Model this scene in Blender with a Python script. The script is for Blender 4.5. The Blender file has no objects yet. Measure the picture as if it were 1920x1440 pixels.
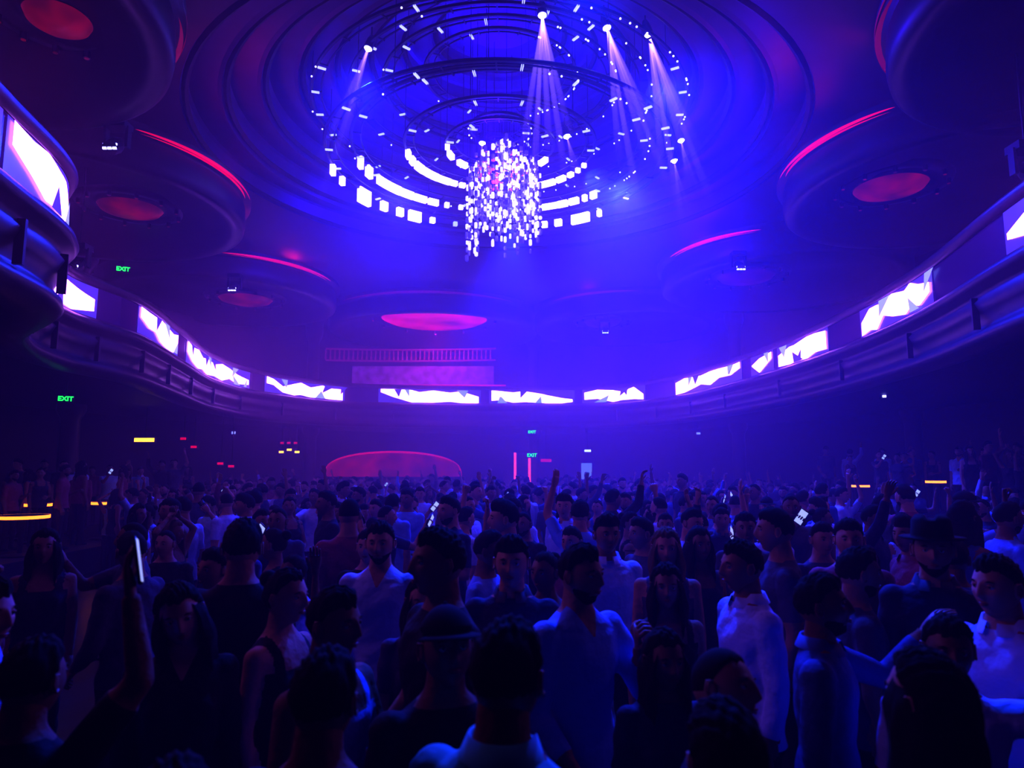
import bpy, math, random
import numpy as np
from mathutils import Vector, Matrix
random.seed(7); rng=np.random.RandomState(7)
sc=bpy.context.scene
sc.view_settings.view_transform='Standard'
sc.view_settings.gamma=.80
COL=sc.collection
# ------------------------------------------------------------------ helpers
class G:
    def __init__(s): s.v=[];s.f=[];s.m=[]
    def add(s,v,f,m=0,xf=None):
        o=len(s.v)
        if xf is not None: v=[tuple(xf@Vector(p)) for p in v]
        s.v+= [tuple(p) for p in v]; s.f+=[tuple(i+o for i in q) for q in f]; s.m+=[m]*len(f)
    def mesh(s,name,mats,smooth=False):
        me=bpy.data.meshes.new(name); me.from_pydata(s.v,[],s.f)
        for x in mats: me.materials.append(x)
        me.polygons.foreach_set('material_index',s.m)
        if smooth: me.polygons.foreach_set('use_smooth',[True]*len(s.f))
        me.update(); return me
    def obj(s,name,mats,parent=None,smooth=False):
        ob=bpy.data.objects.new(name,s.mesh(name,mats,smooth)); COL.objects.link(ob)
        if parent: ob.parent=parent
        return ob
def empty(name,loc=(0,0,0)):
    e=bpy.data.objects.new(name,None); e.location=loc; e.empty_display_size=.2; COL.objects.link(e); return e
def tube(P,R,seg=10,cap=True,up=None):
    P=[Vector(p) for p in P]; v=[];f=[]; n=len(P)
    ref=Vector(up) if up else None
    prev=None
    for i in range(n):
        t=(P[min(i+1,n-1)]-P[max(i-1,0)]).normalized()
        a=ref or prev or (Vector((0,0,1)) if abs(t.z)<.8 else Vector((0,1,0)))
        x=(a-t*a.dot(t)).normalized(); y=t.cross(x); prev=x
        r=R[i] if hasattr(R,'__len__') else R
        rx,ry=(r if hasattr(r,'__len__') else (r,r))
        for k in range(seg):
            th=2*math.pi*k/seg
            v.append(P[i]+x*math.cos(th)*rx+y*math.sin(th)*ry)
    for i in range(n-1):
        for k in range(seg):
            k2=(k+1)%seg
            f.append((i*seg+k,i*seg+k2,(i+1)*seg+k2,(i+1)*seg+k))
    if cap:
        f.append(tuple(range(seg-1,-1,-1))); f.append(tuple((n-1)*seg+k for k in range(seg)))
    return [tuple(q) for q in v],f
def box(sx,sy,sz,c=(0,0,0)):
    x,y,z=sx/2,sy/2,sz/2
    v=[(c[0]+a*x,c[1]+b*y,c[2]+d*z) for a in(-1,1) for b in(-1,1) for d in(-1,1)]
    return v,[(0,1,3,2),(4,6,7,5),(0,4,5,1),(2,3,7,6),(0,2,6,4),(1,5,7,3)]
def lathe(prof,seg=64,a0=0,a1=2*math.pi,c=(0,0)):
    full=abs(a1-a0-2*math.pi)<1e-6; v=[];f=[]; n=seg if full else seg+1
    for i in range(n):
        a=a0+(a1-a0)*i/seg
        for r,z in prof: v.append((c[0]+r*math.cos(a),c[1]+r*math.sin(a),z))
    m=len(prof)
    for i in range(seg):
        j=(i+1)%n
        for k in range(m-1): f.append((i*m+k,j*m+k,j*m+k+1,i*m+k+1))
    return v,f
def ico(r,c=(0,0,0),s=(1,1,1),lon=10,lat=6):
    v=[(c[0],c[1],c[2]+r*s[2])];f=[]
    for i in range(1,lat):
        p=math.pi*i/lat
        for k in range(lon):
            t=2*math.pi*k/lon; v.append((c[0]+r*s[0]*math.sin(p)*math.cos(t),c[1]+r*s[1]*math.sin(p)*math.sin(t),c[2]+r*s[2]*math.cos(p)))
    v.append((c[0],c[1],c[2]-r*s[2])); e=len(v)-1
    for k in range(lon):
        k2=(k+1)%lon; f.append((0,1+k,1+k2)); f.append((e,e-lon+k2,e-lon+k))
        for i in range(lat-2): f.append((1+i*lon+k,1+(i+1)*lon+k,1+(i+1)*lon+k2,1+i*lon+k2))
    return v,f
# ------------------------------------------------------------------ materials
def mat(name,col,rough=.6,metal=0,emit=None,es=0,noise=.25,scale=6,bump=0,spec=.5):
    m=bpy.data.materials.new(name); m.use_nodes=True; nt=m.node_tree; b=nt.nodes['Principled BSDF']
    b.inputs['Roughness'].default_value=rough; b.inputs['Metallic'].default_value=metal
    b.inputs['Specular IOR Level'].default_value=spec
    tc=nt.nodes.new('ShaderNodeTexCoord'); nz=nt.nodes.new('ShaderNodeTexNoise'); nz.inputs['Scale'].default_value=scale
    nt.links.new(tc.outputs['Object'],nz.inputs['Vector'])
    mx=nt.nodes.new('ShaderNodeMix'); mx.data_type='RGBA'
    mx.inputs[6].default_value=(*[c*(1-noise) for c in col],1); mx.inputs[7].default_value=(*[min(1,c*(1+noise)) for c in col],1)
    nt.links.new(nz.outputs['Fac'],mx.inputs[0]); nt.links.new(mx.outputs[2],b.inputs['Base Color'])
    if bump:
        bp=nt.nodes.new('ShaderNodeBump'); bp.inputs['Strength'].default_value=bump; nt.links.new(nz.outputs['Fac'],bp.inputs['Height']); nt.links.new(bp.outputs[0],b.inputs['Normal'])
    if emit:
        b.inputs['Emission Color'].default_value=(*emit,1); b.inputs['Emission Strength'].default_value=es
        if noise>=.5:   # uneven glow: noise put into the emission to soften it
            mr=nt.nodes.new('ShaderNodeMapRange'); mr.inputs[1].default_value=.35; mr.inputs[2].default_value=.68; mr.inputs[3].default_value=es*.35; mr.inputs[4].default_value=es*1.7
            nt.links.new(nz.outputs['Fac'],mr.inputs[0]); nt.links.new(mr.outputs[0],b.inputs['Emission Strength'])
    return m
M_wall=mat('wall_paint',(.05,.02,.06),.7,scale=2)
M_ceil=mat('ceiling_plaster',(.06,.03,.06),.6,scale=1.5)
M_dome=mat('dome_lacquer',(.06,.04,.22),.5,scale=2)
M_can=mat('canopy_lacquer',(.02,.008,.014),.45,scale=3)
M_floor=mat('dance_floor',(.02,.02,.03),.25,scale=3)
M_fascia=mat('fascia_panel',(.08,.04,.07),.4,metal=.2,scale=5,bump=.1)
M_soffit=mat('soffit',(.02,.012,.025),.6)
M_metal=mat('dark_metal',(.01,.01,.03),.5,metal=.3)
M_led=mat('led_white',(.3,.3,.5),.4,emit=(.58,.15,1),es=17,noise=0)
M_ledblue=mat('led_blue_screen',(.02,.02,.08),.3,emit=(.12,.05,.95),es=.9,noise=0)
M_ledoff=mat('led_screen_dark',(.02,.015,.05),.25,emit=(.06,.0,.40),es=.2,noise=0)
M_ledmid=mat('led_mid',(.1,.1,.3),.3,emit=(.25,.25,1),es=2,noise=0)
M_bar=mat('ring_led',(.3,.3,.5),.4,emit=(.22,.14,1),es=14,noise=0)
M_bardim=mat('ring_led_dim',(.3,.3,.5),.4,emit=(.35,.35,1),es=2.2,noise=0)
M_lens=mat('lamp_lens',(.5,.5,.6),.2,emit=(.4,.35,1),es=30,noise=0)
M_red=mat('red_cove',(.3,.02,.03),.4,emit=(1,.0,.03),es=1.1,noise=0)
M_redq=mat('red_cove_dim',(.3,.02,.03),.4,emit=(1,.0,.03),es=.17,noise=0)
M_redd=mat('red_recess',(.15,.02,.02),.4,emit=(1,.01,.012),es=.16,noise=.5,scale=1.6)
M_redn=mat('dim_recess',(.05,.01,.04),.4,emit=(.7,.0,.35),es=.06,noise=.5,scale=1.6)
M_pink=mat('pink_recess',(.3,.02,.1),.4,emit=(1,.0,.18),es=.9,noise=.5,scale=.7)
M_orange=mat('orange_light',(.5,.2,.05),.4,emit=(1,.2,.015),es=4,noise=0)
M_yellow=mat('yellow_light',(.5,.4,.05),.4,emit=(1,.45,.04),es=3.5,noise=0)
M_green=mat('green_sign',(.05,.5,.05),.4,emit=(.02,1,.10),es=2.5,noise=0)
M_black=mat('black_case',(.01,.01,.01),.4)
M_white=mat('white_glow',(.5,.5,.5),.4,emit=(.5,.45,1),es=4,noise=0)
M_crysb=mat('crystal_glow',(.6,.6,.95),.1,emit=(.30,.24,1),es=4,noise=.1)  # light caught by the crystals, put in as emission
M_crys=mat('crystal_glow_dim',(.4,.35,.9),.08,emit=(.12,.06,.9),es=.6,noise=.1,metal=.3)  # same crystal with a fainter glow put in as emission
# ------------------------------------------------------------------ balcony edge curve
EP=[(-4.7,-2.5),(-4.6,2),(-4.8,4.5),(-5.15,6.6),(-5.72,8.5),(-7.5,10.4),(-8.35,12.6),(-8.3,15),(-9.0,18.3),(-9.9,22.5),(-9.7,26.3),(-7.5,30.1),(-3.6,31.2),(.5,31.5),(4.3,31),(6.5,28.3),(7.5,24.5),(8.1,18.6),(7.8,13.2),(6.9,9),(6.2,5),(6,1),(6,-2.5),(3,-4.3),(-2,-4.3)]
def catmull(P,n):
    out=[];L=len(P)
    for i in range(L):
        p0,p1,p2,p3=[np.array(P[(i+k)%L],float) for k in(-1,0,1,2)]
        for j in range(n):
            t=j/n; out.append(.5*((2*p1)+(-p0+p2)*t+(2*p0-5*p1+4*p2-p3)*t*t+(-p0+3*p1-3*p2+p3)*t**3))
    return np.array(out)
E=catmull(EP,14); NE=len(E)
T=np.roll(E,-1,0)-np.roll(E,1,0); T/=np.linalg.norm(T,axis=1)[:,None]
N_=np.stack([-T[:,1],T[:,0]],1)
ctr=np.array([-.8,15.])
if np.mean(np.sum(N_*(E-ctr),1))<0: N_=-N_
WA,WB=15.2,23.5
def wallpt(p,k=1.0):
    d=np.array(p)-ctr; s=1/math.sqrt((d[0]/WA)**2+(d[1]/WB)**2); return ctr+d*s*k
def sweep(prof):
    rows=[]
    for i in range(NE):
        rows.append([(E[i][0]+N_[i][0]*o,E[i][1]+N_[i][1]*o,z) for o,z in prof])
    m=len(prof); v=[p for r in rows for p in r]; f=[]
    for i in range(NE):
        j=(i+1)%NE
        for k in range(m-1): f.append((i*m+k,i*m+k+1,j*m+k+1,j*m+k))
    return v,f
balc=empty('balcony')
g=G()
v,f=sweep([(.45,5.85),(.40,5.92),(-.02,5.92),(-.06,5.86),(-.02,5.76),(.03,5.74)]); g.add(v,f,0)
v,f=sweep([(.03,5.10),(-.02,5.07),(-.10,5.02),(-.13,4.94),(-.08,4.86),(.02,4.80),(.04,4.72),(-.02,4.66),(.06,4.5),(.14,4.34),(.10,4.26),(.0,4.2),(-.02,4.10),(.06,4.02),(.35,3.98),(.6,4.05)]); g.add(v,f,0)
v,f=sweep([(.45,5.85),(.45,4.6),(.6,4.6)]); g.add(v,f,0)
g.obj('fascia',[M_fascia],balc,True)
g=G(); v,f=sweep([(.05,5.74),(.05,5.09)]); g.add(v,f,0); g.obj('screen_band',[M_ledoff],balc)
g=G()
W=[wallpt(E[i]) for i in range(NE)]
vv=[];ff=[]
for i in range(NE):
    q=(E[i][0]+N_[i][0]*.6,E[i][1]+N_[i][1]*.6)
    vv+=[(q[0],q[1],4.05),(W[i][0],W[i][1],4.05),(q[0],q[1],4.6),(W[i][0],W[i][1],4.6)]
for i in range(NE):
    j=(i+1)%NE; ff+=[(4*i,4*i+1,4*j+1,4*j),(4*i+2,4*j+2,4*j+3,4*i+3)]
g.add(vv,ff,0); g.obj('slab',[M_soffit],balc)
g=G()
for i in range(0,NE,9):
    a=math.atan2(T[i][1],T[i][0]); xf=Matrix.Translation((E[i][0]-N_[i][0]*.0,E[i][1]-N_[i][1]*.0,0))@Matrix.Rotation(a,4,'Z')
    g.add(*box(.05,.10,.50,(0,0,4.5)),0,xf)
g.obj('ribs',[M_fascia],balc)
cum=np.concatenate([[0],np.cumsum(np.linalg.norm(np.roll(E,-1,0)-E,axis=1))])
def near(p): return int(np.argmin(np.sum((E-np.array(p))**2,1)))
def at(s):
    s=s%cum[-1]; i=min(np.searchsorted(cum,s,side='right')-1,NE-1); t=(s-cum[i])/(cum[i+1]-cum[i]); j=(i+1)%NE
    return E[i]*(1-t)+E[j]*t, N_[i]*(1-t)+N_[j]*t
def strip(g,s0,s1,fz,mi,off,n=None):
    n=n or max(3,int(abs(s1-s0)/.05)); v=[];f=[]
    for k in range(n+1):
        t=k/n; p,nn=at(s0+(s1-s0)*t); zl,zh=fz(t)
        q=p-nn*off; v+=[(q[0],q[1],zl),(q[0],q[1],max(zh,zl+.003))]
    for k in range(n): f.append((2*k,2*k+1,2*k+3,2*k+2))
    g.add(v,f,mi)
segs=[((-4.7,2.6),(-5.12,6.45),[.2,.0,.0,.25,.1,.0,.15,.0,.0],[.9,1,.8,1,.9,1,1,.85,.25]),
((-5.18,6.7),(-5.7,8.45),[.55,.30,.05,.1,.0,.0],[1,.95,1,.9,.85,.35]),
((-7.9,11.2),(-8.37,13.4),[.5,.1,.0,.2],[1,1,.8,.6]),
((-8.3,14.9),(-8.95,18.1),[.6,.35,.35,.1,.0,.0,.2],[1,.95,.95,1,.9,.8,.9]),
((-9.2,19.3),(-9.8,25.6),[.5,.2,.05,.15,.0,.1,.0,.25,.1,.2],[1,.9,1,.75,.85,.75,.95,.85,.65,.5]),
((-9.6,26.5),(-7.5,30.1),[.55,.5,.1,.0,.1,.0,.05,.0,.0],[1,.9,.5,.8,.95,.7,.95,.8,.8]),
((-6,30.9),(-1.6,31.5),[.75,.4,.0,.0,.0,.1,.0,.0],[1,1,.95,.8,.95,.8,.9,.5]),
((-1.0,31.5),(2.9,31.4),[.2,.25,.05,.1,.05,.0,.0,.1],[1,.95,.85,.95,.75,.65,.4,.3]),
((3.3,31.3),(5.7,29.6),[.25,.3,.0,.1,.1,.0],[.8,1,.9,.75,1,.4]),
((6.7,27.8),(7.7,22.9),[.0,.05,.35,.15,.45,.4,.65],[.8,1,.9,1,1,.95,1]),
((7.75,22),(7.9,20.9),[.5,.05,.6],[.55,.8,.95]),
((8,20.2),(8.1,17.2),[.05,.0,.05,.0,.15,.1],[.6,.85,.85,1,1,.9]),
((8.0,15.4),(7.6,12.2),[.0,.1,.0,.4,.2,.05,.25,.1,.35],[.5,.9,.9,.85,1,.85,1,.8,.65]),
((6.95,9.4),(6.1,4.5),[.3,.1,.2,.0,.2,.1,.0],[.45,.75,.8,.95,.8,.9,.9])]
g=G()
for a,b,lo,up in segs:
    s0,s1=cum[near(a)],cum[near(b)]
    rev=s1<s0
    if rev: s0,s1=s1,s0; lo=lo[::-1]; up=up[::-1]
    strip(g,s0-.1,s1+.1,lambda t:(5.11,5.73),1,-.035)
    K=len(lo)-1
    kn=np.concatenate([[0],np.sort(np.clip(np.arange(1,K)/K+rng.uniform(-.3,.3,K-1)/K,0,1)),[1]])
    def fz(t):
        tp=float(np.interp(t,kn,up)); bt=float(np.interp(t,kn,lo))
        return 5.12+.6*max(0,min(1,bt)),5.12+.6*max(0,min(1,tp))
    strip(g,s0,s1,fz,0,-.015)
    for q in range(max(1,int((s1-s0)/.9))):
        s=rng.uniform(s0,s1); w=rng.uniform(.2,.6); p1,n1=at(s);p2,n2=at(s+w);p3,n3=at(s+w*rng.uniform(-.3,1.3))
        z,z2=(5.13,5.45) if rng.rand()<.5 else (5.71,5.36)
        g.add([(p1[0]-n1[0]*.005,p1[1]-n1[1]*.005,z),(p2[0]-n2[0]*.005,p2[1]-n2[1]*.005,z),(p3[0]-n3[0]*.005,p3[1]-n3[1]*.005,z2)],[(0,1,2)],2 if rng.rand()<.6 else 1)
g.obj('led_graphics',[M_led,M_ledblue,M_ledmid],balc)
# ------------------------------------------------------------------ shell
g=G(); n=96
v=[];f=[]
for i in range(n):
    a=2*math.pi*i/n; v+=[(ctr[0]+WA*math.cos(a),ctr[1]+WB*math.sin(a),0),(ctr[0]+WA*math.cos(a),ctr[1]+WB*math.sin(a),9.3)]
for i in range(n): j=(i+1)%n; f.append((2*i,2*i+1,2*j+1,2*j))
g.add(v,f); g.obj('wall_round',[M_wall],None,True)
g=G(); g.add([(ctr[0]+WA*math.cos(2*math.pi*i/n),ctr[1]+WB*math.sin(2*math.pi*i/n),0) for i in range(n)],[tuple(range(n))]); g.obj('floor',[M_floor])
DC=(-.3,16.2)
g=G(); v=[];f=[]
for i in range(n):
    a=2*math.pi*i/n; d=(math.cos(a),math.sin(a))
    lo,hi=5,40
    for _ in range(30):
        m=(lo+hi)/2; x=(DC[0]+d[0]*m-ctr[0])/WA; y=(DC[1]+d[1]*m-ctr[1])/WB
        if x*x+y*y<1: lo=m
        else: hi=m
    v+=[(DC[0]+d[0]*7.2,DC[1]+d[1]*7.2,9.75),(DC[0]+d[0]*min(8.6,lo),DC[1]+d[1]*min(8.6,lo),9.2),(DC[0]+d[0]*lo,DC[1]+d[1]*lo,9.2)]
for i in range(n):
    j=(i+1)%n
    for k in(0,1): f.append((3*i+k,3*i+k+1,3*j+k+1,3*j+k))
g.add(v,f)
g.obj('ceiling',[M_ceil],None,True)
r,z=7.2,9.75; prof=[(r,z)]
for k in range(8):
    prof+=[(r-.04,z+.48),(r-.12,z+.52),(r-.70,z+.42),(r-.78,z+.38)]; r-=.78; z+=.46
prof+=[(0,z+.3)]
g=G(); g.add(*lathe(prof,96,c=DC)); 
for k in range(8):
    rr=7.1-.78*k; zz=9.8+.46*k
    g.add(*lathe([(rr+.07,zz),(rr,zz-.07),(rr-.07,zz),(rr,zz+.07),(rr+.07,zz)],96,c=DC),1)
g.obj('ceiling_dome',[M_dome,M_metal],None,False)
def spot(name,loc,target,col,power,ang,blend=.6,rad=.04,parent=None):
    l=bpy.data.lights.new(name,'SPOT'); l.color=col; l.energy=power; l.spot_size=math.radians(ang); l.spot_blend=blend; l.shadow_soft_size=rad
    o=bpy.data.objects.new(name,l); COL.objects.link(o); d=Vector(target)-Vector(loc); o.location=loc; o.rotation_euler=d.to_track_quat('-Z','Y').to_euler()
    if parent:o.parent=parent
    return o
# canopies over the boxes: x,y,R,kind, lit arc (deg), dim, bowl x,y,r
CAN=[(-8.5,8.4,3.6,'r',20,70,1,-6.6,9.2,.45),(-10.8,16,4.0,'r',-42,14,0,-9.6,16.5,.75),(-11,25.3,4.2,'r',-68,-8,0,-10.3,25.8,1.0),(-3.6,31.2,4.8,'p',225,318,1,-3.4,29.4,2.3),(5,30.2,4.0,'d',216,270,1,4.05,30,.8),(9.2,22.8,4.0,'d',194,242,0,8,22.7,.95),(10.3,15,3.8,'r',170,222,0,8.8,15.2,.8),(9.2,8.6,3.6,'r',118,176,1,8.6,8,.7),(0,-2.5,4.2,'r',60,120,1,0,-2.5,.8)]
for cx,cy,R,kind,d0,d1,dim,bx,by,br in CAN:
    e=empty('box_canopy'); g=G()
    prof=[(R+.12,9.9),(R+.12,9.72),(R-.05,9.70),(R-.02,9.60),(R,9.2),(R-.03,9.02),(R-.12,8.97),(R-.45,9.0),(R-.5,9.14),(R-.95,9.16),(R-1.0,9.3),(R-1.6,9.32),(R-1.65,9.4),(.001,9.4)]
    g.add(*lathe([(a,b-.7) for a,b in prof],72,c=(cx,cy)),0)
    g.add(*lathe([(br+.5,8.7),(br+.48,8.62),(br+.25,8.60),(br+.2,8.66),(br+.05,8.66),(br,8.6)],48,c=(bx,by)),0)
    g.obj('drum',[M_can],e,True)
    g=G(); g.add(*lathe([(br,8.64),(br*.9,8.54),(br*.6,8.46),(br*.3,8.42),(0.001,8.41)],48,c=(bx,by)),0); g.obj('bowl_light',[{'p':M_pink,'r':M_redd,'d':M_redn}[kind]],e,True)
    g=G(); v=[];f=[]; n2=48
    for i in range(n2+1):
        t=i/n2; a=math.radians(d0+(d1-d0)*t); w=math.sin(math.pi*min(1,max(0,t)))**.6
        for rr,zz in((R-.03,9.012),(R-.03+.15*w+.01,9.008),(R+.13,9.012),(R+.13,9.012+.08*w)): v.append((cx+rr*math.cos(a),cy+rr*math.sin(a),zz))
    for i in range(n2):
        for k in(0,2): f.append((i*4+k,i*4+k+1,i*4+k+5,i*4+k+4))
    g.add(v,f,0); g.obj('cove_light',[M_redq if dim else M_red],e)
    g=G()
    for k in range(12):
        b=2*math.pi*k/12+.1; x,y=bx+(br+.36)*math.cos(b),by+(br+.36)*math.sin(b)
        g.add(*tube([(x,y,8.62),(x,y,8.50)],.05,8),0); g.add(*tube([(x,y,8.505),(x,y,8.49)],.035,8),1)
    g.obj('downlights',[M_metal,M_redd if kind!='p' else M_pink],e)
    if kind=='p':
        spot('box_tint_spot',(bx,by+1,8.2),(bx,by+5,6.2),(1,.03,.5),1100,110,.8,.3,e)  # added pink spot that tints the far box wall
    elif cy>0:
        spot('box_tint_spot',(bx,by,8.3),(bx*1.25,by,4.6),(1,.02,.12),60,120,.8,.3,e)  # added red spot tinting the box, reinforces its bowl light
        am=math.radians((d0+d1)/2)
        spot('rim_lamp',(cx+(R+.25)*math.cos(am),cy+(R+.25)*math.sin(am),8.95),(cx+(R+1.2)*math.cos(am),cy+(R+1.2)*math.sin(am),9.6),(1,.01,.05),18 if dim else 70,150,1,.3,e)
for (x,y) in [(-13.2,11.4),(-13.4,20.7),(-9.6,32.6),(1.1,34.4),(9.8,29.6),(13.4,22.8),(13.2,9)]:
    g=G(); g.add(*lathe([(.42,4.6),(.42,4.8),(.30,4.95),(.26,8.2),(.36,8.4),(.42,8.6),(.42,9.2)],20,c=(x,y)))
    g.add(*lathe([(.42,0),(.42,.25),(.30,.4),(.27,3.6),(.4,3.85),(.4,4.05)],20,c=(x,y)))
    g.obj('column',[M_fascia],None,True)
# far upper box interior
e=empty('upper_box_bar')
g=G()
for k in range(38):
    x=-9.2+k*.22; g.add(*lathe([(.03,7.45),(.06,7.55),(.03,7.7),(.05,7.85),(.03,7.95)],8,c=(x,33.6-.02*(x+5.2)**2)))
P1=[-9.2+k*.42 for k in range(21)]
g.add(*tube([(x,33.6-.02*(x+5.2)**2,8.0) for x in P1],.05,8)); g.add(*tube([(x,33.6-.02*(x+5.2)**2,7.43) for x in P1],.05,8))
g.obj('balusters',[mat('rail_pink_glow',(.3,.04,.15),.5,emit=(.9,.0,.15),es=.2)],e)  # pink light on the rail is put into its emission
g=G(); g.add(*box(7,.2,1.1,(-4.4,33.5,6.6))); g.obj('screen',[mat('hazy_screen',(.2,.1,.4),.5,emit=(.6,.05,.8),es=.25,noise=.9,scale=3)],e)
g=G(); g.add(*box(8.6,.06,.08,(-4.6,32.9,6.12))); g.obj('strip_light',[M_red],e)
g=G(); g.add(*box(8.8,.5,1.2,(-4.6,33.2,5.3)));g.obj('counter',[M_soffit],e)
# ------------------------------------------------------------------ chandelier
ch=empty('chandelier')
def ringT(R,z,r=.07):
    return lathe([(R+r,z),(R+r*.7,z-r*1.2),(R-r*.7,z-r*1.2),(R-r,z),(R,z+r),(R+r,z)],96,c=DC)
RINGS=[(4.22,9.75),(3.62,10.0),(2.36,10.1),(1.35,10.15),(4.55,10.9),(.75,10.6),(3.7,11.3),(1.9,12.0),(2.9,11.6)]
g=G()
for R,z in RINGS:
    g.add(*ringT(R,z,.04)); g.add(*ringT(R-.22,z+.05,.02))
    for k in range(24):
        a=2*math.pi*k/24; g.add(*box(.26,.03,.03,(0,0,0)),0,Matrix.Translation((DC[0]+(R-.1)*math.cos(a),DC[1]+(R-.1)*math.sin(a),z))@Matrix.Rotation(a,4,'Z'))
g.obj('rings',[M_metal],ch)
g=G()
for R,z in RINGS:
    for k in range(6):
        a=2*math.pi*k/6+R; x,y=DC[0]+R*math.cos(a),DC[1]+R*math.sin(a); g.add(*tube([(x,y,z),(x,y,min(13.4,10.2+(7.2-R)*.57))],.008,5))
g.obj('cables',[M_metal],ch)
g=G()
def bar(R,z,a0,a1,h,mi,w=.1):
    n=max(1,int(abs(a1-a0)/3)); a0,a1=math.radians(a0),math.radians(a1)
    v,f=lathe([(R-w,z-h/2),(R+.02,z-h/2),(R+.02,z+h/2),(R-w,z+h/2),(R-w,z-h/2)],n,a0,a1,DC)
    m=5; f.append((0,1,2,3)); f.append((n*m+3,n*m+2,n*m+1,n*m)); g.add(v,f,mi)
A,B,C,D=RINGS[:4]
for c,w,h in [(154,6.5,.42),(143,3,.26),(135,2.8,.24),(128,5.5,.3),(120,2,.16),(72,2.4,.18),(66,3,.2),(56,8,.28),(47,1.5,.18),(178,2,.26),(169,1.8,.22),(110,1.6,.12),(100,1.4,.12),(91,1.4,.12),(82,2.6,.2)]:
    bar(A[0]+.02,A[1]-.2,c-w/2,c+w/2,h,0 if h>.12 else 1)
for c,w,h in [(165,4,.3),(174,2.6,.3),(150,15,.22),(139,8,.2),(131,6.5,.18),(124,5,.17),(117,2,.14),(110,2,.12),(70,15,.16),(60,5,.18),(54,4.8,.18),(48,2,.18),(43,3,.2),(95,4,.1),(85,3,.1)]:
    bar(B[0],B[1]-.15,c-w/2,c+w/2,h,0 if h>.1 else 1)
for c,w,h in [(176,5,.2),(167,5,.2),(157,9,.2),(145,14,.18),(133,10,.16),(125,6,.13),(118,4,.12),(112,3,.12),(66,12,.15),(55,9,.15),(45,7,.14),(36,4,.12),(28,2,.12),(20,2,.11)]:
    bar(C[0],C[1]-.13,c-w/2,c+w/2,h,0)
for c,w,h in [(165,12,.14),(140,14,.14),(55,18,.14),(32,14,.13),(120,6,.1),(185,6,.1)]:
    bar(D[0],D[1]-.12,c-w/2,c+w/2,h,0)
for (R,z) in RINGS:
    for k in range(int(R*6)):
        a=360*k/int(R*6)+R*11
        if rng.rand()<.42: continue
        t=.6/R; bar(R-.02,z-.1,a-t*2.4,a-t,.035,1,.16); bar(R-.02,z-.1,a+t,a+t*2.4,.035,1,.16)
g.obj('led_bars',[M_bar,M_bardim],ch)
g=G()
for (R,z) in RINGS[4:]+[RINGS[1]]:
    for k in range(26):
        a=rng.uniform(-70,75) if rng.rand()<.7 else rng.uniform(0,360); a=math.radians(a)
        g.add(*ico(.022,(DC[0]+(R+.05)*math.cos(a),DC[1]+(R+.05)*math.sin(a),z-.12)))
g.obj('pin_lights',[M_white],ch)
g=G()
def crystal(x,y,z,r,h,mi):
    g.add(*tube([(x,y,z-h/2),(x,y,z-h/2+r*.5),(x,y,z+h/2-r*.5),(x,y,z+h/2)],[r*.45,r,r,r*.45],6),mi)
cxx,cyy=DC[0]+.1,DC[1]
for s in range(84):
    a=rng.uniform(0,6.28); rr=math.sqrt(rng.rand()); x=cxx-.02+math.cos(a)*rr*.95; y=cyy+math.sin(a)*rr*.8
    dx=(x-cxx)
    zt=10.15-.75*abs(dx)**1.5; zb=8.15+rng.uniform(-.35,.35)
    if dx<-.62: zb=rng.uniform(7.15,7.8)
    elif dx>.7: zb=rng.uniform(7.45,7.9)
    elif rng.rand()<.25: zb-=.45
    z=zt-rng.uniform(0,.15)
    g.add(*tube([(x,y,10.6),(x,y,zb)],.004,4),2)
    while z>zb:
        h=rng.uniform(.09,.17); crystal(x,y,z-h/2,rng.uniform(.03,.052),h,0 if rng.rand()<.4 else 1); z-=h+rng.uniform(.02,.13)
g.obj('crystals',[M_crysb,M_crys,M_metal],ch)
def mth(nt,op,a,b=None):
    n=nt.nodes.new('ShaderNodeMath'); n.operation=op
    for i,q in enumerate((a,b)):
        if q is None: continue
        if isinstance(q,(int,float)): n.inputs[i].default_value=q
        else: nt.links.new(q,n.inputs[i])
    return n.outputs[0]
# light shafts: self-glowing cones drawn in place of lit haze, fading from the lamp
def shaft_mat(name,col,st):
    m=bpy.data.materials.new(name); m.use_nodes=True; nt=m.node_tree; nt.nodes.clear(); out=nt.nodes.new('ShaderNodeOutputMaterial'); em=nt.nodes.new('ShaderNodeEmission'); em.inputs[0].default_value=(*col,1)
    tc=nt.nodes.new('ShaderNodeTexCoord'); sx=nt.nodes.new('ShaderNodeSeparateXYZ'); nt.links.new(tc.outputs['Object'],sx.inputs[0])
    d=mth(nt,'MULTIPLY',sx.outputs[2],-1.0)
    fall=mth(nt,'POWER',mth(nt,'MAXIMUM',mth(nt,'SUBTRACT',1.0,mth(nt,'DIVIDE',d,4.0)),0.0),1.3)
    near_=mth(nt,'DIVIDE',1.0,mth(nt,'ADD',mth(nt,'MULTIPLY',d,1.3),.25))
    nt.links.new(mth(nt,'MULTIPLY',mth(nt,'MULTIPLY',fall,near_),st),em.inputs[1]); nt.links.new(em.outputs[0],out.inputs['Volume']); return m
SH=shaft_mat('glow_shaft',(.30,.14,1),22); SH2=shaft_mat('glow_shaft_soft',(.22,.1,1),11)
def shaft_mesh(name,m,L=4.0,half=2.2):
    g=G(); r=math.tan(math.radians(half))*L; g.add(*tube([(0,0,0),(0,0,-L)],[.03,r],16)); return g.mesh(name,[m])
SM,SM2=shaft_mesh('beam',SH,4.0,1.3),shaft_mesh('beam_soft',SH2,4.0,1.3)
nb=0
g=G()
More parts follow.
